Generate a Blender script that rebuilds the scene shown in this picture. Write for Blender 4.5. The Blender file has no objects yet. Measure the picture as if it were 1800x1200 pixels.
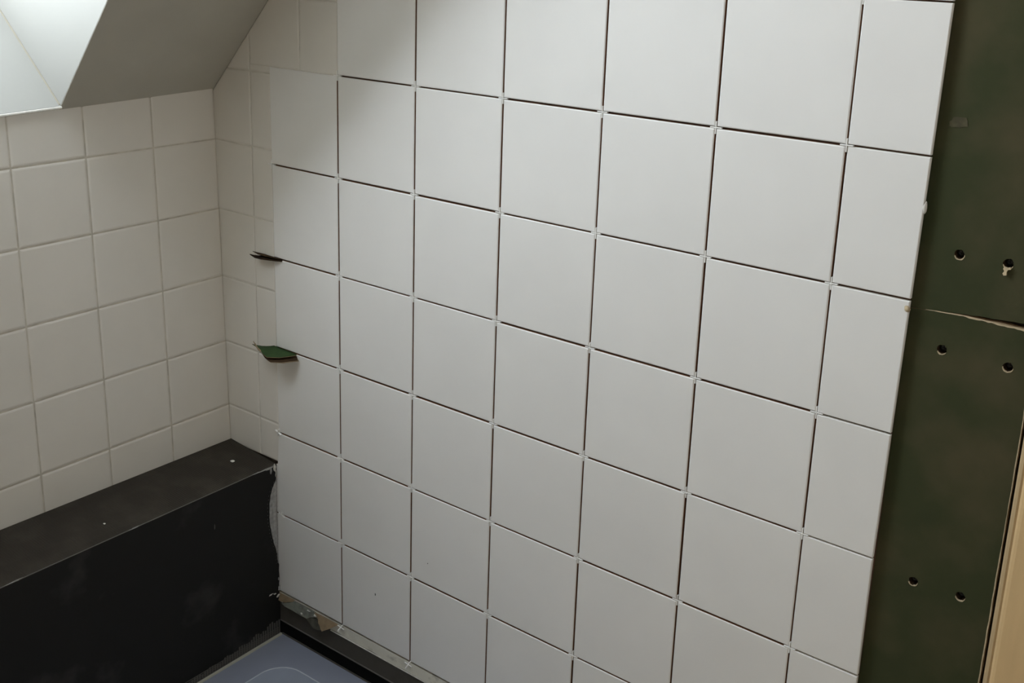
import bpy, bmesh, math, random
from mathutils import Vector, Matrix

random.seed(7)
SC = bpy.context.scene
COL = SC.collection
Z0 = 1.36                      # height of the tile course line "A" above the floor

# ------------------------------------------------------------------ camera
cam_d = bpy.data.cameras.new('camera')
cam = bpy.data.objects.new('camera', cam_d)
COL.objects.link(cam)
right = Vector((.7912, .6108, .0306)); up = Vector((-.1853, .1918, .9638)); back = Vector((.5828, -.7682, .2650))
M = Matrix((right, up, back)).transposed().to_4x4()
M.translation = Vector((1.9108, -1.4916, .2578 + Z0))
cam.matrix_world = M
cam_d.sensor_width = 36.0
cam_d.lens = 36.0 * 1946.9 / 1800.0
cam_d.shift_x = 14.37 / 1800.0
cam_d.shift_y = -168.73 / 1800.0
cam_d.clip_start = 0.02
SC.camera = cam

# ------------------------------------------------------------------ sky, window portal, exposure
SKY = 41.0
W = bpy.data.worlds.new('sky'); SC.world = W; W.use_nodes = True
nt = W.node_tree; nt.nodes.clear()
out = nt.nodes.new('ShaderNodeOutputWorld'); bg = nt.nodes.new('ShaderNodeBackground')
tc = nt.nodes.new('ShaderNodeTexCoord'); sx = nt.nodes.new('ShaderNodeSeparateXYZ')
rp = nt.nodes.new('ShaderNodeValToRGB')
nt.links.new(tc.outputs['Generated'], sx.inputs[0])
nt.links.new(sx.outputs['Z'], rp.inputs[0])
# clear-day gradient: pale bright horizon, deeper zenith
cr = rp.color_ramp
cr.elements[0].position = 0.0; cr.elements[0].color = (.925, .95, 1.04, 1)
cr.elements[1].position = 1.0; cr.elements[1].color = (.122, .129, .147, 1)
nt.links.new(rp.outputs[0], bg.inputs['Color']); bg.inputs['Strength'].default_value = SKY
nt.links.new(bg.outputs[0], out.inputs[0])

VS = SC.view_settings
SC.display_settings.display_device = 'sRGB'
VS.view_transform = 'Standard'; VS.look = 'None'; VS.gamma = 1.0; VS.use_curve_mapping = False
VS.exposure = 0.0
SC.cycles.max_bounces = 12
SC.cycles.diffuse_bounces = 8
SC.cycles.use_denoising = True
SC.cycles.caustics_reflective = False
SC.cycles.caustics_refractive = False


# ------------------------------------------------------------------ helpers
def mesh_data(name, verts, faces, mats, fm=None, smooth=False):
    me = bpy.data.meshes.new(name)
    me.from_pydata([tuple(v) for v in verts], [], faces)
    for m in mats: me.materials.append(m)
    if fm: me.polygons.foreach_set('material_index', fm)
    if smooth: me.polygons.foreach_set('use_smooth', [True] * len(me.polygons))
    bm = bmesh.new(); bm.from_mesh(me)
    bmesh.ops.recalc_face_normals(bm, faces=bm.faces[:])
    bm.to_mesh(me); bm.free()
    me.update()
    return me


def wloc(o):
    v = Vector((0, 0, 0))
    while o:
        v += o.location; o = o.parent
    return v


def link(name, me, parent=None, loc=None):
    o = bpy.data.objects.new(name, me); COL.objects.link(o)
    if parent: o.parent = parent
    if loc is not None: o.location = Vector(loc) - (wloc(parent) if parent else Vector((0, 0, 0)))
    return o


def add(name, verts, faces, mats, parent=None, fm=None, smooth=False):
    """one mesh object; vertices given in wall coordinates (z = 0 at tile course A); origin at its base centre"""
    if not isinstance(mats, (list, tuple)): mats = [mats]
    vs = [Vector(v) + Vector((0, 0, Z0)) for v in verts]
    lo = [min(v[i] for v in vs) for i in range(3)]; hi = [max(v[i] for v in vs) for i in range(3)]
    c = Vector(((lo[0] + hi[0]) / 2, (lo[1] + hi[1]) / 2, lo[2]))
    me = mesh_data(name, [v - c for v in vs], faces, mats, fm, smooth)
    return link(name, me, parent, c)


def empty(name, x, y, z):
    o = bpy.data.objects.new(name, None); COL.objects.link(o); o.location = (x, y, z + Z0)
    o.empty_display_size = .05
    return o


def tag(o, label=None, cat=None, group=None, kind=None):
    if label: o['label'] = label
    if cat: o['category'] = cat
    if group: o['group'] = group
    if kind: o['kind'] = kind
    return o


def box_vf(x0, x1, y0, y1, z0, z1):
    v = [(x0, y0, z0), (x1, y0, z0), (x1, y1, z0), (x0, y1, z0), (x0, y0, z1), (x1, y0, z1), (x1, y1, z1), (x0, y1, z1)]
    f = [(0, 3, 2, 1), (4, 5, 6, 7), (0, 1, 5, 4), (1, 2, 6, 5), (2, 3, 7, 6), (3, 0, 4, 7)]
    return v, f


def box(name, mat, parent, *b):
    v, f = box_vf(*b)
    return add(name, v, f, mat, parent)


def boxes(name, mat, parent, bl):
    V, F = [], []
    for b in bl:
        v, f = box_vf(*b); n = len(V)
        V += v; F += [tuple(i + n for i in q) for q in f]
    return add(name, V, F, mat, parent)


def hull(name, mat, parent, A, B, fm=None, smooth=False):
    """prism between two equally long loops"""
    n = len(A)
    f = [tuple(range(n)), tuple(range(2 * n - 1, n - 1, -1))] + [(i, (i + 1) % n, n + (i + 1) % n, n + i) for i in range(n)]
    return add(name, list(A) + list(B), f, mat, parent, fm, smooth)


def clip(poly, a, b, c):
    """keep the part of a 2-D polygon with a*u + b*v <= c"""
    r = []
    for i in range(len(poly)):
        p, q = poly[i], poly[(i + 1) % len(poly)]
        dp = a * p[0] + b * p[1] - c; dq = a * q[0] + b * q[1] - c
        if dp <= 0: r.append(p)
        if (dp < 0 < dq) or (dq < 0 < dp):
            t = dp / (dp - dq); r.append((p[0] + t * (q[0] - p[0]), p[1] + t * (q[1] - p[1])))
    return r


def inset(poly, b):
    """inset of a convex counter-clockwise polygon"""
    n = len(poly); r = []
    for i in range(n):
        p0, p1, p2 = [Vector(poly[j % n]) for j in (i - 1, i, i + 1)]
        d1 = (p1 - p0).normalized(); d2 = (p2 - p1).normalized()
        n1 = Vector((-d1.y, d1.x)); n2 = Vector((-d2.y, d2.x))
        k = 1 + n1.dot(n2)
        q = p1 + (n1 + n2) * (b / max(k, .2))
        r.append((q.x, q.y))
    return r


def area(poly):
    return .5 * sum(poly[i][0] * poly[(i + 1) % len(poly)][1] - poly[(i + 1) % len(poly)][0] * poly[i][1] for i in range(len(poly)))


def tile_vf(poly, b, d, t, place):
    """bevel-edged slab: poly in (u, v), place(u, v, depth) -> point; front at depth 0, body from depth d to t"""
    if area(poly) < 0: poly = poly[::-1]
    ins = inset(poly, b); m = len(poly)
    mid = inset(poly, b * .35)
    V = [place(u, v, 0) for u, v in ins] + [place(u, v, d * .45) for u, v in mid] + [place(u, v, d) for u, v in poly] + [place(u, v, t) for u, v in poly]
    F = [tuple(range(m))]; fm = [0]
    for k in range(3):
        for i in range(m):
            j = (i + 1) % m
            F.append((k * m + i, k * m + j, (k + 1) * m + j, (k + 1) * m + i)); fm.append(0 if k < 2 else 1)
    F.append(tuple(range(4 * m - 1, 3 * m - 1, -1))); fm.append(1)
    return V, F, fm


def blob(name, mat, parent, c, r, seed, sub=2, amp=.35):
    bm = bmesh.new(); bmesh.ops.create_icosphere(bm, subdivisions=sub, radius=1)
    rnd = random.Random(seed)
    ph = [(rnd.uniform(0, 6), rnd.uniform(0, 6), rnd.uniform(1.5, 4), rnd.uniform(1.5, 4)) for _ in range(4)]
    for v in bm.verts:
        k = 1 + amp * .4 * sum(math.sin(p[2] * v.co.x + p[0]) * math.cos(p[3] * v.co.z + 2 * v.co.y + p[1]) for p in ph)
        v.co = Vector((c[0] + r[0] * v.co.x * k, c[1] + r[1] * v.co.y * k, c[2] + r[2] * v.co.z * k))
    V = [v.co.copy() for v in bm.verts]; F = [tuple(v.index for v in f.verts) for f in bm.faces]
    bm.free()
    return add(name, V, F, mat, parent, smooth=True)


# ------------------------------------------------------------------ materials
def mat(name, col, rough=.5, spec=.5, var=0, vscale=8, bump=0, bscale=60, col2=None, thresh=None, coat=0, wave=None, stretch=None, detail=3):
    m = bpy.data.materials.new(name); m.use_nodes = True
    t = m.node_tree; n = t.nodes; b = n['Principled BSDF']
    b.inputs['Roughness'].default_value = rough
    b.inputs['Specular IOR Level'].default_value = spec
    if coat: b.inputs['Coat Weight'].default_value = coat
    tcn = n.new('ShaderNodeTexCoord'); src = tcn.outputs['Object']
    geo = n.new('ShaderNodeNewGeometry'); src = geo.outputs['Position']
    if stretch:
        mp = n.new('ShaderNodeMapping'); mp.inputs['Scale'].default_value = stretch
        t.links.new(src, mp.inputs[0]); src = mp.outputs[0]
    c = tuple(col) + (1,)
    if var or col2:
        ns = n.new('ShaderNodeTexNoise'); ns.inputs['Scale'].default_value = vscale; ns.inputs['Detail'].default_value = detail
        t.links.new(src, ns.inputs['Vector'])
        r = n.new('ShaderNodeValToRGB')
        t.links.new(ns.outputs['Fac'], r.inputs[0])
        if col2:
            lo, hi = thresh or (.4, .6)
            r.color_ramp.elements[0].position = lo; r.color_ramp.elements[1].position = hi
            r.color_ramp.elements[0].color = c; r.color_ramp.elements[1].color = tuple(col2) + (1,)
        else:
            r.color_ramp.elements[0].position = .25; r.color_ramp.elements[1].position = .75
            r.color_ramp.elements[0].color = tuple(x * (1 - var) for x in col) + (1,)
            r.color_ramp.elements[1].color = tuple(min(1, x * (1 + var)) for x in col) + (1,)
        t.links.new(r.outputs[0], b.inputs['Base Color'])
    else:
        b.inputs['Base Color'].default_value = c
    if bump or wave:
        bp = n.new('ShaderNodeBump'); bp.inputs['Strength'].default_value = bump or .5; bp.inputs['Distance'].default_value = .001
        if wave:
            wv = n.new('ShaderNodeTexWave'); wv.bands_direction = wave[0]; wv.inputs['Scale'].default_value = wave[1]
            wv.inputs['Distortion'].default_value = wave[2]; wv.inputs['Detail'].default_value = 2
            t.links.new(geo.outputs['Position'], wv.inputs['Vector']); t.links.new(wv.outputs['Fac'], bp.inputs['Height'])
        else:
            nb = n.new('ShaderNodeTexNoise'); nb.inputs['Scale'].default_value = bscale; nb.inputs['Detail'].default_value = 4
            t.links.new(geo.outputs['Position'], nb.inputs['Vector']); t.links.new(nb.outputs['Fac'], bp.inputs['Height'])
        t.links.new(bp.outputs[0], b.inputs['Normal'])
    return m


GLAZE = mat('tile_glaze', (.77, .755, .73), .42, .45, var=.025, vscale=7, bump=.06, bscale=180)
CLAY = mat('tile_clay_body', (.26, .135, .08), .95, .1, var=.15, vscale=60)
GROUT2 = mat('pale_grout', (.64, .61, .55), .95, .1, var=.1, vscale=40)
OLDGLAZE = mat('old_tile_glaze', (.70, .665, .61), .40, .4, var=.03, vscale=9, bump=.06, bscale=120)
CUTBODY = mat('cut_tile_body', (.72, .69, .64), .9, .1)
OLDBODY = mat('old_tile_body', (.50, .46, .40), .9, .1)
GROUT = mat('old_grout', (.56, .52, .45), .95, .1, var=.18, vscale=40, bump=.3, bscale=400)
ADHES = mat('tile_adhesive', (.105, .058, .040), .95, .1, var=.3, vscale=60)
MORTAR = mat('pale_mortar', (.66, .635, .55), .95, .1, col2=(.27, .25, .21), thresh=(.60, .72), vscale=26, bump=.6, bscale=260, detail=6)
GREEN = mat('green_board_paper', (.040, .045, .020), .9, .15, col2=(.076, .064, .034), thresh=(.42, .74), vscale=9, bump=.12, bscale=500, detail=7)
GYPSUM = mat('board_core', (.42, .31, .19), .95, .1, var=.2, vscale=120, bump=.5, bscale=500)
PALEPAPER = mat('pale_torn_paper', (.47, .38, .25), .95, .1, var=.2, vscale=150)
SMUDGE = mat('smudge', (.072, .064, .038), .9, .15, var=.3, vscale=80)
GREENFLAP = mat('green_flap_paper', (.038, .074, .024), .8, .2, var=.2, vscale=60)
BROWNPAPER = mat('brown_liner_paper', (.27, .20, .125), .95, .1, var=.2, vscale=60, bump=.3, bscale=300)
BLACKPAPER = mat('blackened_paper', (.030, .017, .010), .95, .1, var=.25, vscale=90)
PAPERSHADE = mat('dark_paper_and_shade', (.060, .036, .020), .95, .1, var=.25, vscale=90)  # dark flap paper, also painted shade in screw holes and flap gap
DARKMORTAR = mat('dark_mortar_skin', (.075, .072, .058), .95, .1, var=.3, vscale=90, bump=.4, bscale=300)
GREYMORTAR = mat('grey_mortar_skin', (.20, .21, .175), .95, .1, col2=(.13, .13, .115), thresh=(.45, .7), vscale=70, bump=.4, bscale=300)
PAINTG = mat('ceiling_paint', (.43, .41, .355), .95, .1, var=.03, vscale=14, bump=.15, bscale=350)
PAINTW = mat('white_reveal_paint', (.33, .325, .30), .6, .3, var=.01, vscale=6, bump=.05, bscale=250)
CAULK = mat('cream_caulk', (.26, .235, .185), .7, .3)
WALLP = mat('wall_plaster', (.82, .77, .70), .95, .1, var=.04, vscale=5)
FLOORM = mat('floor_board', (.48, .39, .28), .85, .2, var=.12, vscale=12)
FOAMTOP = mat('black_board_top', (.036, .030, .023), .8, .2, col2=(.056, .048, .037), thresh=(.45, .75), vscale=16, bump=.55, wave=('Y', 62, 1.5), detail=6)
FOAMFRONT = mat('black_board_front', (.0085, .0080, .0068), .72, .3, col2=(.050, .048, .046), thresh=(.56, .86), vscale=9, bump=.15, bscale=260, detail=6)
STRIPM = mat('grey_foam_strip', (.070, .063, .053), .8, .3, col2=(.055, .047, .038), thresh=(.5, .75), vscale=24, bump=.2, bscale=200)
RECESSBASE = mat('recess_shade_and_base', (.006, .006, .0055), .95, .1)  # black for the painted recess shade, also the tray base
WEAR = mat('worn_grey_edge', (.15, .142, .128), .9, .2)
TAPE = mat('grey_mesh_tape', (.105, .10, .093), .85, .2)
SMEAR = mat('grey_adhesive_smear', (.36, .355, .345), .9, .2, var=.25, vscale=120, bump=.5, bscale=300)
SMEARW = mat('white_adhesive_smear', (.62, .60, .55), .9, .2, var=.15, vscale=120)
FILM = mat('blue_film', (.27, .29, .36), .45, .4, var=.05, vscale=14)
FILM2 = mat('blue_film_bowl', (.29, .32, .39), .45, .4, var=.05, vscale=14)
FILMLINE = mat('bowl_edge_highlight', (.55, .58, .63), .5, .4)  # pale colour paints the highlight along the bowl edge
BEAD = mat('pale_sealing_bead', (.42, .41, .34), .7, .3)
PLASTIC = mat('white_spacer_plastic', (.82, .81, .78), .4, .5)
WOOD = mat('tan_wood', (.62, .435, .225), .7, .25, var=.05, vscale=14, stretch=(6, 6, .6))
WOODD = mat('tan_wood_edge', (.46, .335, .185), .75, .25, var=.06, vscale=14, stretch=(6, 6, .6))
STUD = mat('dark_timber', (.05, .033, .02), .9, .2)
STEEL = mat('black_screw', (.03, .028, .027), .4, .5)
SPECK = mat('dark_speck', (.05, .045, .04), .9, .2)
CHIP = mat('white_plaster_chip', (.80, .79, .72), .9, .2)
FRAME = mat('white_window_frame', (.75, .75, .73), .4, .4)

GLASS = bpy.data.materials.new('window_glass'); GLASS.use_nodes = True
t = GLASS.node_tree; t.nodes.clear()
go = t.nodes.new('ShaderNodeOutputMaterial'); gm = t.nodes.new('ShaderNodeMixShader')
gt = t.nodes.new('ShaderNodeBsdfTransparent'); gg = t.nodes.new('ShaderNodeBsdfGlossy')
gt.inputs[0].default_value = (.93, .96, .95, 1); gg.inputs['Roughness'].default_value = .01
gm.inputs[0].default_value = .05; t.links.new(gt.outputs[0], gm.inputs[1]); t.links.new(gg.outputs[0], gm.inputs[2])
t.links.new(gm.outputs[0], go.inputs[0])


# ------------------------------------------------------------------ geometry of the room
SL, TY, C0 = 1.0765, .029, -.0555           # sloped ceiling: z = C0 + SL*x + TY*y
def zc(x, y): return C0 + SL * x + TY * y
NRM = Vector((-SL, -TY, 1)).normalized()    # outwards through the roof
UPS = Vector((1, 0, SL)).normalized()       # up the slope
XR, YB, ZT, ZF = 2.45, -1.9, 1.30, -1.36     # room: right end, near end, flat ceiling, floor
def lw(y, z, d=0): return (-.0194 * (z + .4) + d, y, z)      # the left wall leans a little out of plumb

# opening of the roof window in the ceiling slope
def on_slope(y, s): return Vector((0, y, zc(0, y))) + UPS * s
OS, OD, OWID = 1.50, .405, .59
Y1 = -.3566; Y2 = Y1 - OWID
P = [on_slope(Y1, 0), on_slope(Y1 - .0115, 0.27 * 1.0), None, None]
def jamb(s): return on_slope(Y1 - .0409 * s, s)
A0, A1 = jamb(0), jamb(OS)
B0, B1 = on_slope(Y2, 0), on_slope(Y2, OS)
XTOP = A1.x

# ceiling: slope around the opening, then flat
TH = .03
XE = (ZT - C0) / SL
def slab(name, pts, parent, m=PAINTG, n=NRM, th=TH):
    return hull(name, m, parent, [Vector(p) for p in pts], [Vector(p) + n * th for p in pts])
GAP = Vector((0, .0005, 0))
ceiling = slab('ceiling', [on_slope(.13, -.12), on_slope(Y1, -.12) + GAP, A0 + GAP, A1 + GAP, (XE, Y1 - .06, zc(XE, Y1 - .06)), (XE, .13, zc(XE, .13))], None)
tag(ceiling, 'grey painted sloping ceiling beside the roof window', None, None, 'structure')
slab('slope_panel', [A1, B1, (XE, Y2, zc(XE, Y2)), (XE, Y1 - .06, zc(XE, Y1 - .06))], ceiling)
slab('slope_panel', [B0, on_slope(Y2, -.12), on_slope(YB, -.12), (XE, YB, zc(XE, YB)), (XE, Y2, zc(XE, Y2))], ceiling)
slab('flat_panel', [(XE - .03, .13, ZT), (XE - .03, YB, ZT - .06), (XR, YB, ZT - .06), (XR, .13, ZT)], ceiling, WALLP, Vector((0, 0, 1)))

# window_1: white reveal, frame, glass
window = empty('window_1', A0.x, (Y1 + Y2) / 2, A0.z)
tag(window, 'white painted roof window reveal in the sloping ceiling at the top left', None, None, 'structure')
o = NRM * OD
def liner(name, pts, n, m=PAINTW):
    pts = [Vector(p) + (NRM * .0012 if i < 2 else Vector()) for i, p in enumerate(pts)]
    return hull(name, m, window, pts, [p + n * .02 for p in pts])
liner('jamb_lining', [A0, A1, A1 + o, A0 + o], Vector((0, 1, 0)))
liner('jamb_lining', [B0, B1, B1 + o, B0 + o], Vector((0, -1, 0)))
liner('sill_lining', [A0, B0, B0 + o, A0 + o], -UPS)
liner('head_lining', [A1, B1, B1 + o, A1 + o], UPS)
# thin cream sealant line in the crease and along the tile top
def rod(name, m, parent, p, q, r):
    p, q = Vector(p), Vector(q); d = (q - p).normalized()
    a = d.orthogonal().normalized(); b = d.cross(a)
    L = [[e + (a * math.cos(k * math.pi / 3) + b * math.sin(k * math.pi / 3)) * r for k in range(6)] for e in (p, q)]
    return hull(name, m, parent, L[0], L[1])
rod('sealant_line', CAULK, window, A0 + NRM * .004, A0 + o, .0025)
rod('sealant_line', SMEARW, window, A0 + Vector((.002, 0, -.002)), B0 + Vector((.002, 0, -.002)), .0026)
# frame: four bars around the pane at the far end of the reveal
fw = .05
c1, c2, c3, c4 = [p + NRM * (OD - .03) for p in (A0, A1, B1, B0)]
def bar(p, q, inn, w=fw, d=.05):
    p, q = Vector(p), Vector(q)
    a = [p, q, q + inn * w, p + inn * w]
    return hull('frame_bar', FRAME, window, a, [v + NRM * d for v in a])
yd = Vector((0, -1, 0))
bar(c1, c2, yd); bar(c4, c3, -yd); bar(c1 + yd * fw, c4 - yd * fw, UPS); bar(c2 + yd * fw, c3 - yd * fw, -UPS)
g = [c1 + yd * .045 + UPS * .045, c2 + yd * .045 - UPS * .045, c3 - yd * .045 - UPS * .045, c4 - yd * .045 + UPS * .045]
g = [v + NRM * .022 for v in g]
hull('glass_pane', GLASS, window, g, [v + NRM * .006 for v in g])
# daylight portal at the pane (samples the sky through the glass; gives no light of its own)
pl = bpy.data.lights.new('window_portal', 'AREA'); pl.shape = 'RECTANGLE'
pl.size = OWID; pl.size_y = OS; pl.cycles.is_portal = True
po = bpy.data.objects.new('window_portal', pl); COL.objects.link(po)
ctr = (c1 + c2 + c3 + c4) / 4 + NRM * .06 + Vector((0, 0, Z0))
Mz = NRM; My = UPS; Mx = My.cross(Mz).normalized()
mm = Matrix((Mx, My, Mz)).transposed().to_4x4(); mm.translation = ctr
po.matrix_world = mm

# floor and the walls out of view
floor = box('floor', FLOORM, None, -.02, XR, YB, .14, ZF - .03, ZF)
tag(floor, 'rough board floor under the shower tray', None, None, 'structure')
w2 = box('wall_back', WALLP, None, XR, XR + .05, YB, .14, ZF, ZT + .03); tag(w2, 'plain plastered wall behind the camera', None, None, 'structure')
w3 = box('wall_front', WALLP, None, -.02, XR, YB - .05, YB, ZF, ZT); tag(w3, 'plain plastered wall facing the tiled wall', None, None, 'structure')

# ------------------------------------------------------------------ wall_left: old square tiles
GD = .0016
wall_left = hull('wall_left', WALLP, None,
                 [(-.028, .12, ZF), (-.028, YB, ZF), (-.028, YB, zc(0, YB) + .0), (-.028, .12, zc(0, .12) + .0)],
                 [(-.12, .12, ZF), (-.12, YB, ZF), (-.12, YB, zc(0, YB) + .0), (-.12, .12, zc(0, .12) + .0)])
tag(wall_left, 'left wall of old white square tiles above the black boxed ledge', None, None, 'structure')
ZBOX = -.872
gl = [(0, ZBOX), (-1.10, ZBOX), (-1.10, zc(0, -1.10)), (0, zc(0, 0))]
hull('grout', GROUT, wall_left, [lw(y, z, -GD) for y, z in gl], [(-.0275, y, z) for y, z in gl])
hull('plaster_coat', WALLP, wall_left, [lw(y, z, -.002) for y, z in ((-1.102, ZBOX), (YB, ZBOX), (YB, zc(0, YB) - .005), (-1.102, zc(0, -1.1) - .005))],
     [(-.0275, y, z) for y, z in ((-1.102, ZBOX), (YB, ZBOX), (YB, zc(0, YB) - .005), (-1.102, zc(0, -1.1) - .005))])
ys = [-.0] + [-.1564 - .1526 * k for k in range(7)]
zs = [.09, -.1703, -.3229, -.4755, -.628, -.7807, -.95]
J = .0016
for i in range(len(ys) - 1):
    for k in range(len(zs) - 1):
        y1, y0 = ys[i] - (J if i else .001), ys[i + 1] + J
        z1, z0 = zs[k] - J, zs[k + 1] + J
        pl2 = [(y0, z0), (y1, z0), (y1, z1), (y0, z1)]
        pl2 = clip(pl2, -TY, 1, C0 - .001)
        pl2 = clip(pl2, 0, -1, -(ZBOX + .001))
        if len(pl2) < 3: continue
        e = random.uniform(-.0003, .0003)
        V, F, fm = tile_vf(pl2, .0042, .0012, .009, lambda u, v, d, e=e: lw(u, v, e - d))
        add('tile', V, F, [OLDGLAZE, OLDBODY], wall_left, fm)

# ------------------------------------------------------------------ wall_right
XB = 1.6437
wr = [(-.10, ZF), (XR, ZF), (XR, ZT), (XE, ZT), (-.10, zc(-.10, 0) + .02)]
wall_right = hull('wall_right', STUD, None, [(x, .026, z) for x, z in wr], [(x, .13, z) for x, z in wr])
tag(wall_right, 'right wall of large white square tiles with open dark joints and spacers', None, None, 'structure')

# green plasterboard, two sheets with punched screw holes
BY0, BY1 = .010, .0225
HOLES_UP = [(1.5337, -.1259), (1.5954, -.1260)]
HOLES_LO = [(1.5287, -.2619), (1.6145, -.2648), (1.5348, -.6177), (1.6008, -.6152)]
def rough_line(p, q, n, amp, seed):
    r = random.Random(seed); P0, Q0 = Vector(p), Vector(q); d = (Q0 - P0).normalized(); nn = Vector((-d.y, d.x))
    return [tuple(P0.lerp(Q0, i / n) + nn * (r.uniform(-amp, amp) if 0 < i < n else 0)) for i in range(n)]
def sheet(name, outline, holes, parent, hr=.0068):
    bm = bmesh.new()
    loops = [outline]
    for hi_, (hx, hz) in enumerate(holes):
        r = random.Random(hi_ + 3)
        loops.append([(hx + hr * r.uniform(.86, 1.1) * math.cos(a * math.tau / 16), hz + hr * r.uniform(.86, 1.1) * math.sin(a * math.tau / 16)) for a in range(16)])
    ed = []; loopv = []
    for lp in loops:
        vs = [bm.verts.new((x, BY0, z)) for x, z in lp]; loopv.append(vs)
        ed += [bm.edges.new((vs[i], vs[(i + 1) % len(vs)])) for i in range(len(vs))]
    bmesh.ops.triangle_fill(bm, use_beauty=True, use_dissolve=False, edges=ed, normal=(0, -1, 0))
    bm.verts.index_update()
    V = [v.co.copy() for v in bm.verts]; n = len(V)
    F = [tuple(v.index for v in f.verts) for f in bm.faces]; fm = [0] * len(F)
    lpi = [[v.index for v in vs] for vs in loopv]
    bm.free()
    F += [tuple(i + n for i in f[::-1]) for f in F]; fm += [0] * len(fm)
    V += [Vector((v.x, BY1, v.z)) for v in V]
    for lp in lpi:
        for i in range(len(lp)):
            a, b = lp[i], lp[(i + 1) % len(lp)]
            F.append((a, b, b + n, a + n)); fm.append(1 if lp is lpi[0] else 2)  # hole walls get the dark colour as painted shade
    return add(name, V, F, [GREEN, GYPSUM, PAPERSHADE], parent, fm)
upj = rough_line((XB, -.2005), (1.540, -.2066), 14, .0006, 1) + rough_line((1.540, -.2068), (1.470, -.2137), 8, .0003, 2)
loj = rough_line((1.470, -.2142), (1.545, -.2078), 8, .0003, 3) + rough_line((1.545, -.2078), (XB, -.2096), 14, .0007, 4)
up_out = [(.175, -.2137), (.175, .1), (1.05, ZT - .004)] + [(XB, ZT - .004)] + rough_line((XB, ZT - .01), (XB, -.2005), 30, .0004, 5) + upj + [(1.470, -.2137)]
lo_out = [(.168, -.2142)] + loj + rough_line((XB, -.2096), (XB - .0012, -1.225), 46, .0007, 6) + [(XB - .0012, -1.225), (.168, -1.225)]
board_up = sheet('plasterboard', up_out, HOLES_UP, wall_right); board_up['label'] = 'upper green plasterboard sheet, two screw holes near its lower edge'
board_lo = sheet('plasterboard', lo_out, HOLES_LO, wall_right); board_lo['label'] = 'lower green plasterboard sheet with four screw holes'
scr = []
for i, (hx, hz) in enumerate(HOLES_UP + HOLES_LO):
    par = board_up if i < 2 else board_lo
    bm = bmesh.new()
    V, F = [], []
    # bugle head with a cross recess
    N = 16
    rings = [(.0001, .0215), (.0040, .0215), (.0040, .0200), (.0030, .0193), (.0012, .0196), (.0002, .0206)]
    for r_, y_ in rings:
        for a in range(N):
            k = 1.0
            if r_ < .0035 and a % 4 == 0: k = 1.0; yy = y_ + .0007
            else: yy = y_
            V.append((hx + r_ * k * math.cos(a * math.tau / N), yy, hz + r_ * k * math.sin(a * math.tau / N)))
    for q in range(len(rings) - 1):
        for a in range(N):
            b = (a + 1) % N
            F.append((q * N + a, q * N + b, (q + 1) * N + b, (q + 1) * N + a))
    bm.free()
    add('screw', V, F, STEEL, par)
    # pale frayed paper along the lower lip of the hole
    r = random.Random(40 + i)
    lip, pts0, pts1 = [], [], []
    a0, a1 = math.radians(200 + r.uniform(-15, 25)), math.radians(345 + r.uniform(-20, 20))
    for k in range(11):
        a = a0 + (a1 - a0) * k / 10
        wdt = .0011 * math.sin(math.pi * k / 10) * r.uniform(.6, 1.4) + .0003
        pts0.append((hx + .0064 * math.cos(a), hz + .0064 * math.sin(a)))
        pts1.append((hx + (.0066 + wdt) * math.cos(a), hz + (.0066 + wdt) * math.sin(a)))
    lp = pts0 + pts1[::-1]
    hull('torn_lip', PALEPAPER, par, [(x, BY0 - .0006, z) for x, z in lp], [(x, BY0 + .002, z) for x, z in lp])
# frayed tan paper along the top edge of the lower sheet
ta = rough_line((1.500, -.2105), (1.545, -.2079), 10, .0002, 31) + rough_line((1.545, -.2079), (XB - .0002, -.2097), 20, .0002, 33); tb = rough_line((XB - .0002, -.2117), (1.545, -.2094), 24, .0007, 32) + rough_line((1.545, -.2094), (1.500, -.2109), 8, .0003, 34)
hull('frayed_edge', PALEPAPER, board_lo, [(x, BY0 - .0007, z) for x, z in ta + tb], [(x, BY0 + .0015, z) for x, z in ta + tb])
rf = rough_line((XB + .0002, -.2150), (XB - .0010, -1.2240), 60, .0004, 41); rg = rough_line((XB - .0026, -1.2240), (XB - .0010, -.2150), 60, .0005, 42)
hull('frayed_edge', PALEPAPER, board_lo, [(x, BY0 - .0006, z) for x, z in rf + rg], [(x, BY0 + .0012, z) for x, z in rf + rg])
# hanging flake below the upper right hole
fl = [(1.5915, -.1305), (1.5960, -.1312), (1.5990, -.1302), (1.6000, -.1328), (1.5965, -.1340), (1.5953, -.1372), (1.5960, -.1412), (1.5925, -.1420), (1.5908, -.1395), (1.5925, -.1360), (1.5905, -.1335)]
hull('hanging_flake', PALEPAPER, board_up, [(x, BY0 - .0032 + (z + .13) * .15, z) for x, z in fl], [(x, BY0 - .0008, z) for x, z in fl])
# dried adhesive smudges on the upper sheet
def smudge(cx, cz, rx, rz, seed):
    r = random.Random(seed); lp = []
    for a in range(14):
        k = r.uniform(.65, 1.15); t_ = a * math.tau / 14
        lp.append((cx + rx * k * math.cos(t_), cz + rz * k * math.sin(t_)))
    hull('smudge', SMUDGE, board_up, [(x, BY0 - .0005, z) for x, z in lp], [(x, BY0 + .001, z) for x, z in lp])
smudge(1.509, .0475, .013, .0085, 11)
hull('smudge', SMUDGE, board_up, [(1.4935, BY0 - .0004, .0405), (1.502, BY0 - .0004, .0425), (1.518, BY0 - .0004, .0445), (1.519, BY0 - .0004, .0460), (1.500, BY0 - .0004, .0440)],
     [(1.4935, BY0 + .001, .0405), (1.502, BY0 + .001, .0425), (1.518, BY0 + .001, .0445), (1.519, BY0 + .001, .0460), (1.500, BY0 + .001, .0440)])

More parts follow.
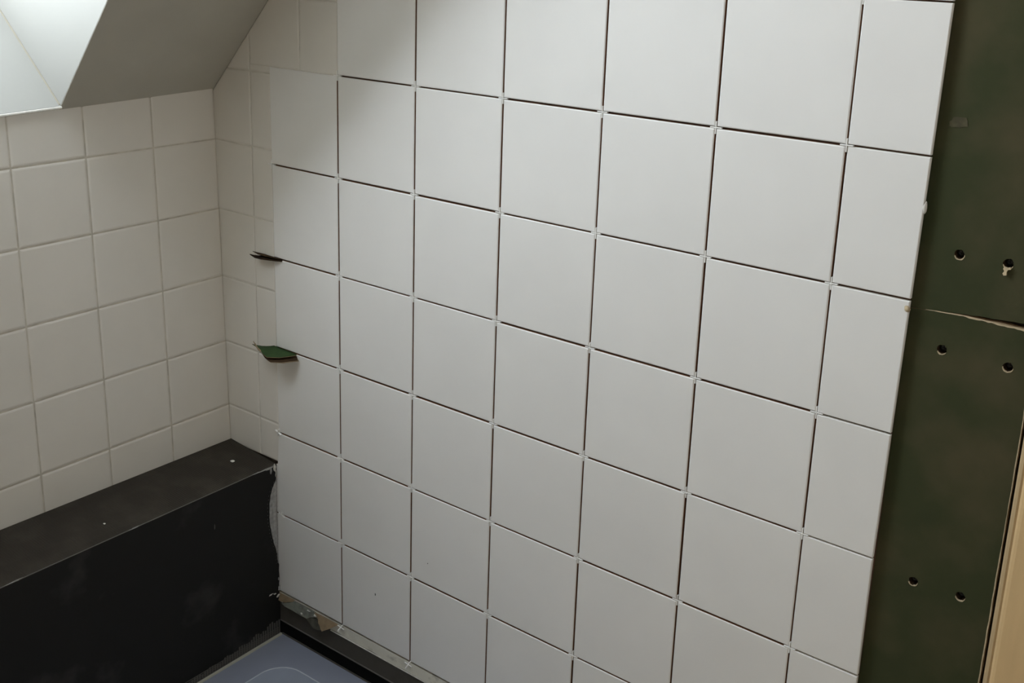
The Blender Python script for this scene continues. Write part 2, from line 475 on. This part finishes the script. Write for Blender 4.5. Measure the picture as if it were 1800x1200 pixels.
# dark adhesive bed seen in the open joints
bed = [(.1735, -1.203), (1.476, -1.203), (1.480, .39), (.47, .39), (.37, .33), (.37, 0.001), (.1735, .001)]
bed = [(.1735, -.86), (.1675, -.90), (.1675, -1.203)] + bed[1:]
hull('adhesive_bed', ADHES, wall_right, [(x, .0066, z) for x, z in bed], [(x, .0099, z) for x, z in bed])

# new tiles
PITCH, XC0, JN = .2003, .3665, .00155
XL = .17315
full = None
def ypl(u, v, d): return (u, d, v)
for k in range(8):                                    # columns: 0 = narrow first column, 7 = cut column
    for r in range(-2, 6):                            # courses from the top down
        z1, z0 = -.2 * r - JN, -.2 * (r + 1) + JN
        if k == 0 and r == 0: z1 = -.0008
        if k == 0:
            x0, x1 = XL, XC0 - JN
            if r < 0: continue
        else:
            x0, x1 = XC0 + PITCH * (k - 1) + JN, XC0 + PITCH * k - JN
        if k == 7: continue
        xa = xb = x0
        if k == 0 and r == 5: xa = xb = .1600
        jx, jz = random.uniform(-.0004, .0004) * (k > 0), random.uniform(-.0004, .0004)
        jy = random.uniform(-.0003, .0003)
        if k == 6:
            xr0 = 1.4806 + .0105 * (z0 + .2) if z0 > -.61 else 1.4772
            xr1 = 1.4806 + .0105 * (z1 + .2) if z1 > -.61 else 1.4772
            poly = [(x0, z0), (xr0, z0), (xr1, z1), (x0, z1)]
        else:
            poly = [(xa, z0), (x1, z0), (x1, z1), (xb, z1)]
            if k == 0 and r == 4: poly = [(.160, z0), (x1, z0), (x1, z1), (x0, z1), (.1698, -.856), (.1672, -.8780), (.160, -.8812)]
        cut = clip(poly, -SL, 1, C0 - .002)
        if len(cut) < 3 or abs(area(cut)) < 1e-5: continue
        regular = (1 <= k <= 5) and len(cut) == 4 and abs(area(cut) - area(poly)) < 1e-9
        if regular:
            cx, cz = (x0 + x1) / 2, (z0 + z1) / 2
            if full is None:
                hw, hz_ = (x1 - x0) / 2, (z1 - z0) / 2
                V, F, fm = tile_vf([(-hw, -hz_), (hw, -hz_), (hw, hz_), (-hw, hz_)], .0018, .0013, .0064, ypl)
                full = mesh_data('tile', V, F, [GLAZE, CLAY], fm)
            link('tile', full, wall_right, (cx + jx, jy, cz + jz + Z0))
        else:
            V, F, fm = tile_vf([(x + jx * (k != 6), z + jz) for x, z in cut], .0018 if k != 6 else .0012, .0013 if k != 6 else .0009, .0064, lambda u, v, d, jy=jy: (u, d + jy, v))
            add('tile', V, F, [GLAZE, CUTBODY if k == 6 else CLAY], wall_right, fm)

# old tiles left of and above the new ones
oz = [.2906, .138, -.0146, -.1703, -.3229, -.4755, -.628, -.7807, -.95]
ox = [.0, .1122, .2620, .3668]
gr = clip([(-.01, ZBOX), (.1732, ZBOX), (.1732, .0005), (-.01, .0005)], -SL, 1, C0 - .001)
hull('grout', GROUT2, wall_right, [(x, GD, z) for x, z in gr], [(x, .024, z) for x, z in gr])
gr = clip([(.1, -.0012), (.3680, -.0012), (.3680, .34), (.1, .34)], -SL, 1, C0 - .001)
hull('grout', GROUT2, wall_right, [(x, GD, z) for x, z in gr], [(x, .0098, z) for x, z in gr])
for i in range(3):
    for k in range(len(oz) - 1):
        x0, x1 = ox[i] + (J if i else .0), ox[i + 1] - (J if i < 2 else 0)
        z1, z0 = oz[k] - J, oz[k + 1] + J
        def old_piece(pl3, cut_edge=False):
            pl3 = clip(pl3, -SL, 1, C0 - .001)
            pl3 = clip(pl3, 0, -1, -(ZBOX + .001))
            if len(pl3) < 3 or abs(area(pl3)) < 4e-5: return
            e = random.uniform(-.0003, .0003)
            V, F, fm = tile_vf(pl3, .0032, .0011, .0078, lambda u, v, d, e=e: (u, d + e, v))
            add('tile', V, F, [OLDGLAZE, OLDBODY], wall_right, fm)
        xs = x0 - (.010 if i == 0 else 0)
        quad = [(xs, z0), (x1, z0), (x1, z1), (xs, z1)]
        if i == 0: old_piece(quad)
        elif i == 1:
            lowpart = clip(clip(quad, 1, 0, .1731), 0, 1, .0)
            old_piece(lowpart)
            old_piece(clip(quad, 0, -1, -.0006))
        else:
            old_piece(clip(quad, 0, -1, -.0006))

# mortar gap, foam strip and dark recess under the new tiles
V = []
n = 60
rr = random.Random(5)
top = [(.150 + (1.48 - .150) * i / n, -1.2035) for i in range(n + 1)]
V = [(x, .0015 + rr.uniform(-.0008, .0012), z) for x, z in top] + [(x, .0005 + rr.uniform(-.001, .0015), -1.2275 + rr.uniform(-.0012, .0008)) for x, z in top] + [(x, .0225, -1.2035) for x, z in top] + [(x, .0225, -1.2285) for x, z in top]
m1 = n + 1; F = []
for i in range(n):
    for a, b in ((0, 1), (1, 3), (3, 2), (2, 0)):
        F.append((a * m1 + i, a * m1 + i + 1, b * m1 + i + 1, b * m1 + i))
F += [(0, m1, 3 * m1, 2 * m1), (n, m1 + n, 3 * m1 + n, 2 * m1 + n)]
add('mortar_bed', V, F, MORTAR, wall_right)
strip = empty('foam_strip', .8, .01, -1.276)
tag(strip, 'dark grey foam edging strip along the wall foot behind the shower tray', 'strip')
hull('strip_body', STRIPM, strip, [(.150, .0015, -1.2295), (1.48, .0015, -1.2295), (1.48, .0015, -1.2745), (.150, .0015, -1.2745)],
     [(.150, .0225, -1.2295), (1.48, .0225, -1.2295), (1.48, .0225, -1.2745), (.150, .0225, -1.2745)])
lipo = box('edge_lip', SMEARW, strip, .330, 1.48, -.0010, .0015, -1.2300, -1.2288); lipo['label'] = 'thin pale lip'
box('lower_lip', WEAR, strip, .160, 1.48, -.0006, .0016, -1.2765, -1.2746)
box('recess_shade', RECESSBASE, strip, .150, 1.48, .004, .0225, -1.325, -1.2747)  # black box, the shade of the recess put into its colour

# torn scraps of board paper caught in the gap
def scrap(pts, m, y0, th=.0012, name='torn_paper', lab=None):
    ob = hull(name, m, wall_right, [(x, y0 - .35 * (-1.205 - z), z) for x, z in pts], [(x, y0 + th, z) for x, z in pts])
    if lab: ob['label'] = lab
scrap([(.143, -.2185 - 1), (.1655, -1.2045), (.216, -1.2025), (.209, -1.2085), (.196, -1.2135), (.186, -1.2185), (.172, -1.2205), (.156, -1.2200)], BROWNPAPER, -.001, lab='brown torn paper under the first tile')
scrap([(.176, -1.2235), (.186, -1.2195), (.198, -1.2145), (.214, -1.2060), (.262, -1.2035), (.287, -1.2055), (.284, -1.2150), (.271, -1.2200), (.2655, -1.2235), (.262, -1.2262), (.238, -1.2268), (.214, -1.2260), (.188, -1.2265)], GREYMORTAR, -.0005, name='mortar_flake', lab='grey green mortar skin')
scrap([(.281, -1.2050), (.300, -1.2035), (.358, -1.2032), (.346, -1.2120), (.334, -1.2210), (.3145, -1.2338), (.309, -1.2300), (.305, -1.2255), (.299, -1.2215), (.296, -1.2150), (.288, -1.2095)], BROWNPAPER, -.002, lab='brown torn paper beside the loose spacer')
scrap([(.258, -1.2262), (.268, -1.2225), (.284, -1.2190), (.298, -1.2225), (.310, -1.2335), (.303, -1.2365), (.286, -1.2385), (.271, -1.2320)], DARKMORTAR, .000, lab='dark torn edge')
blob('mortar_crumb', SMEARW, wall_right, (.243, -.006, -1.222), (.0035, .002, .0018), 3)
blob('mortar_crumb', SMEARW, wall_right, (.262, -.002, -1.209), (.006, .002, .0018), 8)
blob('mortar_crumb', SMEARW, wall_right, (.283, -.002, -1.2125), (.005, .002, .003), 9)
# adhesive blobs on the cut tile edge
blob('adhesive_blob', SMEARW, wall_right, (1.4830, .003, -.070), (.0028, .003, .0085), 21)
blob('adhesive_blob', PALEPAPER, wall_right, (1.4785, .000, -.2125), (.0045, .0035, .0045), 22)
for sp in ((.468, -1.0824, .0011, .0026), (.6131, -.9503, .0012, .0012), (.4674, -1.0795, .0008, .0008)):
    blob('speck', SPECK, wall_right, (sp[0], -.0003, sp[1]), (sp[2], .0008, sp[3]), int(sp[0] * 1e4), 1)

# ------------------------------------------------------------------ tile spacers, each a thing
def spacer_mesh(L=.0095, w=.0009, y0=0, y1=.0045):
    c = [(w, w), (w, L), (-w, L), (-w, w), (-L, w), (-L, -w), (-w, -w), (-w, -L), (w, -L), (w, -w), (L, -w), (L, w)]
    c = c[::-1]
    i_ = .0003
    def shrink(p):
        x, z = p
        sx_ = x - math.copysign(i_, x); sz_ = z - math.copysign(i_, z)
        return (sx_, sz_)
    V = [(shrink(p)[0], y0, shrink(p)[1]) for p in c] + [(p[0], y0 + .0005, p[1]) for p in c] + [(p[0], y1, p[1]) for p in c]
    F = []
    for s in (0, 2):
        b = 12 * s
        q = lambda *a: tuple(b + 11 - i for i in a)
        F += [q(0, 1, 2, 3), q(3, 4, 5, 6), q(6, 7, 8, 9), q(9, 10, 11, 0), q(0, 3, 6, 9)]
    for s in (0, 1):
        for i in range(12):
            j = (i + 1) % 12
            F.append((s * 12 + i, s * 12 + j, s * 12 + 12 + j, s * 12 + 12 + i))
    return mesh_data('tile_spacer', V, F, [PLASTIC])
SM = spacer_mesh()
ORD = ['first', 'second', 'third', 'fourth', 'fifth', 'sixth', 'seventh', 'eighth']
GRP = 'tile spacers in the open joints'
def spacer(x, z, label, rot=0, y=None, tilt=0):
    o = link('tile_spacer', SM, None, (x, .0004 if y is None else y, z + Z0))
    o.rotation_euler = (tilt, rot, 0)
    tag(o, label, 'spacer', GRP)
for k in range(6):
    for r in range(-1, 6):
        if r == -1 and k != 5: continue
        if r == 5 and k > 3: continue
        x, z = XC0 + PITCH * k, -.2 * r
        spacer(x + random.uniform(-.0002, .0002), z + random.uniform(-.0002, .0002),
               'white cross spacer, %s joint row from top, %s joint column from green board' % (ORD[r + 1], ORD[5 - k]),
               random.uniform(-.02, .02), random.uniform(-.0008, .0002))
spacer(.1722, -.2000, 'white cross spacer at left end of the joint above the brown paper flap', .05, -.001)
spacer(.1742, -.8000, 'white cross spacer on the old tile edge just above the black ledge corner', .35, -.003, .15)
spacer(.1775, -1.0000, 'white cross spacer beside the ragged grey edge of the black ledge', .3, -.002, .1)
spacer(.3660, -1.2040, 'loose white cross spacer at tile foot beside torn brown paper', .15, -.004, -1.0)
spacer(.5660, -1.2045, 'loose white cross spacer lying on pale mortar at foot of the tiles', .12, -.004, -1.0)

# ------------------------------------------------------------------ paper flaps poking out of the joint by the old tiles
def surf(name, m, parent, grid, th, fm=None):
    """thick sheet from a grid of points"""
    R, Cn = len(grid), len(grid[0]); V = [Vector(p) for row in grid for p in row]
    V2 = [v + Vector((0, 0, -th)) for v in V]; n_ = len(V); F = []; fmi = []
    for i in range(R - 1):
        for j in range(Cn - 1):
            a, b, c, d = i * Cn + j, i * Cn + j + 1, (i + 1) * Cn + j + 1, (i + 1) * Cn + j
            F.append((a, b, c, d)); fmi.append(0); F.append((d + n_, c + n_, b + n_, a + n_)); fmi.append(1)
    ring = [j for j in range(Cn)] + [i * Cn + Cn - 1 for i in range(1, R)] + [(R - 1) * Cn + j for j in range(Cn - 2, -1, -1)] + [i * Cn for i in range(R - 2, 0, -1)]
    for q in range(len(ring)):
        a, b = ring[q], ring[(q + 1) % len(ring)]
        F.append((a, b, b + n_, a + n_)); fmi.append(1)
    return add(name, V + V2, F, m, parent, fmi, True)
f2 = empty('paper_flap', .2, -.002, -.606)
tag(f2, 'green curled paper flap poking out of the wall beside the old tiles', 'paper')
back = [(.168, .001, -.598), (.180, .001, -.5995), (.194, .001, -.6), (.208, .001, -.6), (.222, .001, -.6003), (.2365, .001, -.6008)]
frnt = [(.134, -.0335, -.5935), (.160, -.0345, -.5985), (.178, -.0430, -.6010), (.198, -.0480, -.6030), (.220, -.0330, -.6030), (.2385, -.0040, -.6015)]
grid = []
for i in range(6):
    s = i / 5
    row = []
    for j in range(6):
        p, q = Vector(back[j]), Vector(frnt[j])
        v = p.lerp(q, s); v.z -= .003 * math.sin(math.pi * s) * (1 - j / 7)
        row.append(v)
    grid.append(row)
surf('green_sheet', [GREENFLAP, BROWNPAPER], f2, grid, .0009)
grid2 = []
for i in range(5):
    s = i / 4; row = []
    for j in range(1, 6):
        p, q = Vector(back[j]), Vector(frnt[j])
        v = p.lerp(q, s * .96); v += Vector((.006 * s, -.001 * s, -.0035 - .0045 * s))
        row.append(v)
    grid2.append(row)
surf('shade_backing', [PAPERSHADE, PAPERSHADE], f2, grid2, .0011)  # dark sheet paints the shadow gap below the green sheet
grid3 = [[v + Vector((.003 * i_ / 4, .0015 * i_ / 4, -.0024)) for v in row] for i_, row in enumerate(grid2)]
surf('tan_liner', [BROWNPAPER, BROWNPAPER], f2, grid3, .0006)
# raised curl at its left tip
tip = [[(.172, -.042, -.6005), (.166, -.036, -.5990)], [(.160, -.040, -.5970), (.154, -.035, -.5950)], [(.148, -.0365, -.5920), (.145, -.033, -.5905)], [(.1385, -.034, -.5865), (.1375, -.0325, -.586)]]
surf('curled_tip', [BROWNPAPER, BROWNPAPER], f2, tip, .0009)
f1 = empty('paper_flap', .17, -.002, -.405)
tag(f1, 'dark brown paper flap poking out of the joint above the green flap', 'paper')
back = [(.150, .001, -.399), (.162, .001, -.3993), (.174, .001, -.3996), (.186, .001, -.3998), (.1985, .001, -.4000)]
frnt = [(.118, -.0190, -.3985), (.140, -.0240, -.4005), (.158, -.0215, -.4010), (.178, -.0130, -.4008), (.197, -.0030, -.4004)]
grid = []
for i in range(5):
    s = i / 4
    grid.append([Vector(back[j]).lerp(Vector(frnt[j]), s) + Vector((0, 0, -.0022 * math.sin(math.pi * s))) for j in range(5)])
surf('lower_sheet', [BLACKPAPER, BLACKPAPER], f1, grid, .0018)
grid = []
for i in range(4):
    s = i / 3
    grid.append([Vector(back[j]).lerp(Vector(frnt[j]), s * (.55 + .1 * j / 4)) + Vector((-.016 * s * (1 - j / 4), 0, .0012 + .0032 * s * (1 - j / 5))) for j in range(5)])
surf('upper_sheet', [PAPERSHADE, BLACKPAPER], f1, grid, .0008)

# ------------------------------------------------------------------ black boxed ledge
XF = .1655; YE = -1.85
ZTI, ZTO = -.8650, -.8785
TRZ = -1.309
ledge = empty('ledge_box', .08, -.6, TRZ)
tag(ledge, 'black backer board boxed ledge along the foot of the left wall', 'ledge')
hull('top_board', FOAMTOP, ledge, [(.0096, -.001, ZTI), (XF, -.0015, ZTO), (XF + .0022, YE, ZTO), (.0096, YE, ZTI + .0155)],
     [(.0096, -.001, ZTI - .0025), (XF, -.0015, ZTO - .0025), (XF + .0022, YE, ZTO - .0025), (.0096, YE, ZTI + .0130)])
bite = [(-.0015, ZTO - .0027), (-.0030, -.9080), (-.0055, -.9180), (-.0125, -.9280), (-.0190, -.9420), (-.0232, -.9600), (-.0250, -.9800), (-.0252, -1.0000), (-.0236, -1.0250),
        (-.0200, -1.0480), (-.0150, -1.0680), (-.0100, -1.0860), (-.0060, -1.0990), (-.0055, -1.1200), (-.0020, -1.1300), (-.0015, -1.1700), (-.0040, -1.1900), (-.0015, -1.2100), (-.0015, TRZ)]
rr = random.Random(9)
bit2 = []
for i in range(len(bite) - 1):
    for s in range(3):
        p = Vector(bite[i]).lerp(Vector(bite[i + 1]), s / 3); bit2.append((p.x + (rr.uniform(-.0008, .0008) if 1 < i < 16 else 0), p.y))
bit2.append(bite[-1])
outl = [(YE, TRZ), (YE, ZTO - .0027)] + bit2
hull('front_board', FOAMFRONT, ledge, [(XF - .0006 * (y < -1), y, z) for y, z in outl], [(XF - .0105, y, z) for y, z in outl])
# ragged adhesive showing in the bite of the front board, with comb ridges
prof = []
NB = 46
V, F = [], []
for i in range(NB + 1):
    z = -.9150 - (1.128 - .9150) * i / NB
    yy = min([(abs(p[1] - z), p[0]) for p in bit2])[1] - .0035 - (.0022 if i % 2 else 0)
    yy = min(yy, -.004)
    for f_ in range(6):
        s = f_ / 5
        V.append((XF - .0005 - (.0024 if f_ % 2 else 0) + (.0008 if i % 2 else 0), yy * (1 - s) - .0008 * s, z))
for i in range(NB):
    for f_ in range(5):
        a = i * 6 + f_
        F.append((a, a + 1, a + 7, a + 6))
n0 = len(V)
V += [(XF - .014, v[1], v[2]) for v in V]
F += [tuple(q + n0 for q in f[::-1]) for f in F]
ring = [i for i in range(6)] + [i * 6 + 5 for i in range(1, NB + 1)] + [NB * 6 + j for j in range(4, -1, -1)] + [i * 6 for i in range(NB - 1, 0, -1)]
F += [(ring[q], ring[(q + 1) % len(ring)], ring[(q + 1) % len(ring)] + n0, ring[q] + n0) for q in range(len(ring))]
ob = add('adhesive_ridge', V, F, SMEAR, ledge); ob['label'] = 'ragged grey adhesive in the bitten edge'
rod('edge_wear', WEAR, ledge, (XF - .0002, -.004, ZTO - .0006), (XF + .0020, YE, ZTO - .0006), .0009)
# smears on the corner
for i, (y, z, ry, rz, m_) in enumerate([(-.022, -.8815, .012, .0028, SMEAR), (-.036, -.8800, .016, .0016, SMEAR), (-.0075, -.8850, .0045, .0080, SMEARW), (-.0185, -.8900, .0028, .0085, SMEAR),
                                      (-.004, -.8990, .0022, .0090, SMEARW), (-.058, -.8790, .014, .0008, SMEAR), (-.0030, -1.190, .0035, .0060, SMEAR), (-.016, -1.199, .0045, .0020, SMEARW),
                                      (-.006, -1.208, .0060, .0030, SMEARW), (-.028, -1.1955, .0060, .0016, SMEARW), (-.004, -1.1660, .0022, .0040, SMEAR),
                                      (-.365, -.8790, .016, .0008, SMEAR), (-.175, -.960, .0014, .0060, TAPE), (-.62, -.8790, .020, .0010, SMEAR)]):
    blob('adhesive_smear', m_, ledge, (XF + .0002, y, z), (.0010, ry * .9, rz * .9), 60 + i, 2, .75)
# paper mesh tape along the foot of the front board
V, F = [], []
def q_(b):
    v, f = box_vf(*b); n1 = len(V); V.extend(v); F.extend(tuple(i + n1 for i in k) for k in f)
rr = random.Random(3)
for i in range(64):
    y = -.004 - i * .0068
    h = .030 * math.exp(-i * .05) + .006 + (.007 if (i // 3) % 2 else 0) * math.exp(-i * .03)
    q_((XF + .0002, XF + .0009, y - .0042, y, TRZ + .003, TRZ + .003 + h + rr.uniform(-.002, .002)))
for k in range(4):
    q_((XF + .0004, XF + .0012, -.004 - 64 * .0068, -.004, TRZ + .004 + k * .0045, TRZ + .0055 + k * .0045))
tag(add('mesh_tape', V, F, TAPE, ledge), None, None, None, 'stuff')

# plaster crumbs on the ledge top
def ztop(x): return ZTI + (ZTO - ZTI) * (x - .0096) / (XF - .0096)
for x, y, r, lb in [(.094, -.0655, .0054, 'oval white plaster chip on the black ledge top near the corner'), (.1165, -.4000, .0030, 'small white plaster crumb halfway along the black ledge top'),
                    (.0937, -.488, .0016, 'tiny white crumb on the black ledge top toward the left'), (.008, -.360, .0018, 'tiny white crumb against the old tiles on the ledge')]:
    c = blob('plaster_chip', CHIP, None, (x, y, ztop(x) + r * .28), (r, r * .75, r * .35), int(r * 1e5) + 2, 2, .25)
    tag(c, lb, 'chip', 'plaster chips on the black ledge')
for y, x in ((-.30, .05), (-.52, .03), (-.56, .10), (-.21, .085), (-.335, .118)):
    pass

# ------------------------------------------------------------------ shower tray under blue film
tray = empty('shower_tray', .65, -.45, ZF)
tag(tray, 'shower tray in blue protective film at the foot of the walls', 'shower tray')
TX0, TX1, TY0, TY1 = XF + .0012, 1.10, .002, -.92
BX0, BX1, BY_0, BY_1, BR = .243, 1.02, -.068, -.85, .062
def rrect(x0, x1, y0, y1, r, n=8):
    L_ = []
    for cx, cy, a0 in ((x1 - r, y1 - r, 0), (x0 + r, y1 - r, 90), (x0 + r, y0 + r, 180), (x1 - r, y0 + r, 270)):
        for k in range(n + 1):
            a = math.radians(a0 + 90 * k / n); L_.append((cx + r * math.cos(a), cy + r * math.sin(a)))
    return L_
def outer(n=8):
    L_ = []
    for sx0, sy0 in ((TX1, TY0), (TX0, TY0), (TX0, TY1), (TX1, TY1)):
        L_ += [(sx0, sy0)] * (n + 1)
    return L_
rings = [(outer(), TRZ - .03), (outer(), TRZ), (rrect(BX0, BX1, BY_1, BY_0, BR), TRZ)]
def ringmesh(rings, cap=False):
    V, F = [], []
    m_ = len(rings[0][0])
    for L_, z in rings: V += [(x, y, z) for x, y in L_]
    for k in range(len(rings) - 1):
        for i in range(m_):
            j = (i + 1) % m_
            F.append((k * m_ + i, k * m_ + j, (k + 1) * m_ + j, (k + 1) * m_ + i))
    if cap: F.append(tuple((len(rings) - 1) * m_ + i for i in range(m_)))
    return V, F
# rim plate with clean corners
def ring_obj(name, m_, zt, zb, out_l, in_l):
    n_ = len(out_l); V = [(x, y, zt) for x, y in out_l] + [(x, y, zt) for x, y in in_l] + [(x, y, zb) for x, y in out_l] + [(x, y, zb) for x, y in in_l]
    F = []
    for i in range(n_):
        j = (i + 1) % n_
        F += [(i, j, n_ + j, n_ + i), (2 * n_ + i, 3 * n_ + i, 3 * n_ + j, 2 * n_ + j), (i, 2 * n_ + i, 2 * n_ + j, j), (n_ + i, n_ + j, 3 * n_ + j, 3 * n_ + i)]
    return add(name, V, F, m_, tray)
def square_loop(n=8):
    """outer rectangle sampled so that it pairs with rrect()"""
    L_ = []
    cs = [(TX1, TY0), (TX0, TY0), (TX0, TY1), (TX1, TY1)]
    inner = rrect(BX0, BX1, BY_1, BY_0, BR, n)
    for q in range(4):
        cx, cy = cs[q]
        for k in range(n + 1):
            ix, iy = inner[q * (n + 1) + k]
            if q in (0, 2): t_ = k / n
            else: t_ = 1 - k / n
            # first half runs along the vertical side, second half along the horizontal side
            if t_ < .5: L_.append((cx, iy + (cy - iy) * t_ * 2))
            else: L_.append((ix + (cx - ix) * (1 - t_) * 2, cy))
    return L_
inn = rrect(BX0, BX1, BY_1, BY_0, BR)
ring_obj('rim', FILM, TRZ, TRZ - .03, square_loop(), inn)
inn2 = rrect(BX0 + .0022, BX1 - .0022, BY_1 + .0022, BY_0 - .0022, BR - .0022)
ring_obj('bowl_edge', FILMLINE, TRZ + .0004, TRZ - .012, inn, inn2)
inn3 = rrect(BX0 + .006, BX1 - .006, BY_1 + .006, BY_0 - .006, BR - .006)
V, F = ringmesh([(inn2, TRZ - .0006), (inn3, TRZ - .002), (rrect(BX0 + .2, BX1 - .2, BY_1 + .2, BY_0 - .2, .05), TRZ - .010)], True)
add('bowl', V, F, FILM2, tray, None, True)
box('base', RECESSBASE, tray, TX0 + .01, TX1 - .01, TY1 + .01, TY0 - .01, ZF, TRZ - .031)
rod('sealing_bead', BEAD, tray, (XF + .004, -.004, TRZ + .001), (XF + .004, -.60, TRZ + .001), .0036)['label'] = 'pale bead along the ledge side'
rod('sealing_bead', STRIPM, tray, (XF + .004, .000, TRZ + .0005), (1.09, .000, TRZ + .0005), .0022)

# ------------------------------------------------------------------ tan timber post at the right edge
post = empty('wooden_post', 1.75, .01, ZF)
tag(post, 'tan wooden post right of the green plasterboard edge', 'post')
pr = [(1.6572, .0005), (1.6602, -.002), (1.6640, -.003), (1.86, -.003), (1.86, .024), (1.6572, .024)]
hull('post_face', WOOD, post, [(x, y, ZF) for x, y in pr], [(x, y, ZT - .002) for x, y in pr])
pr = [(1.6476, .0090), (1.6500, .0060), (1.6535, .0048), (1.6568, .0056), (1.6568, .024), (1.6476, .024)]
hull('post_edge', WOODD, post, [(x, y, ZF) for x, y in pr], [(x, y, ZT - .002) for x, y in pr])
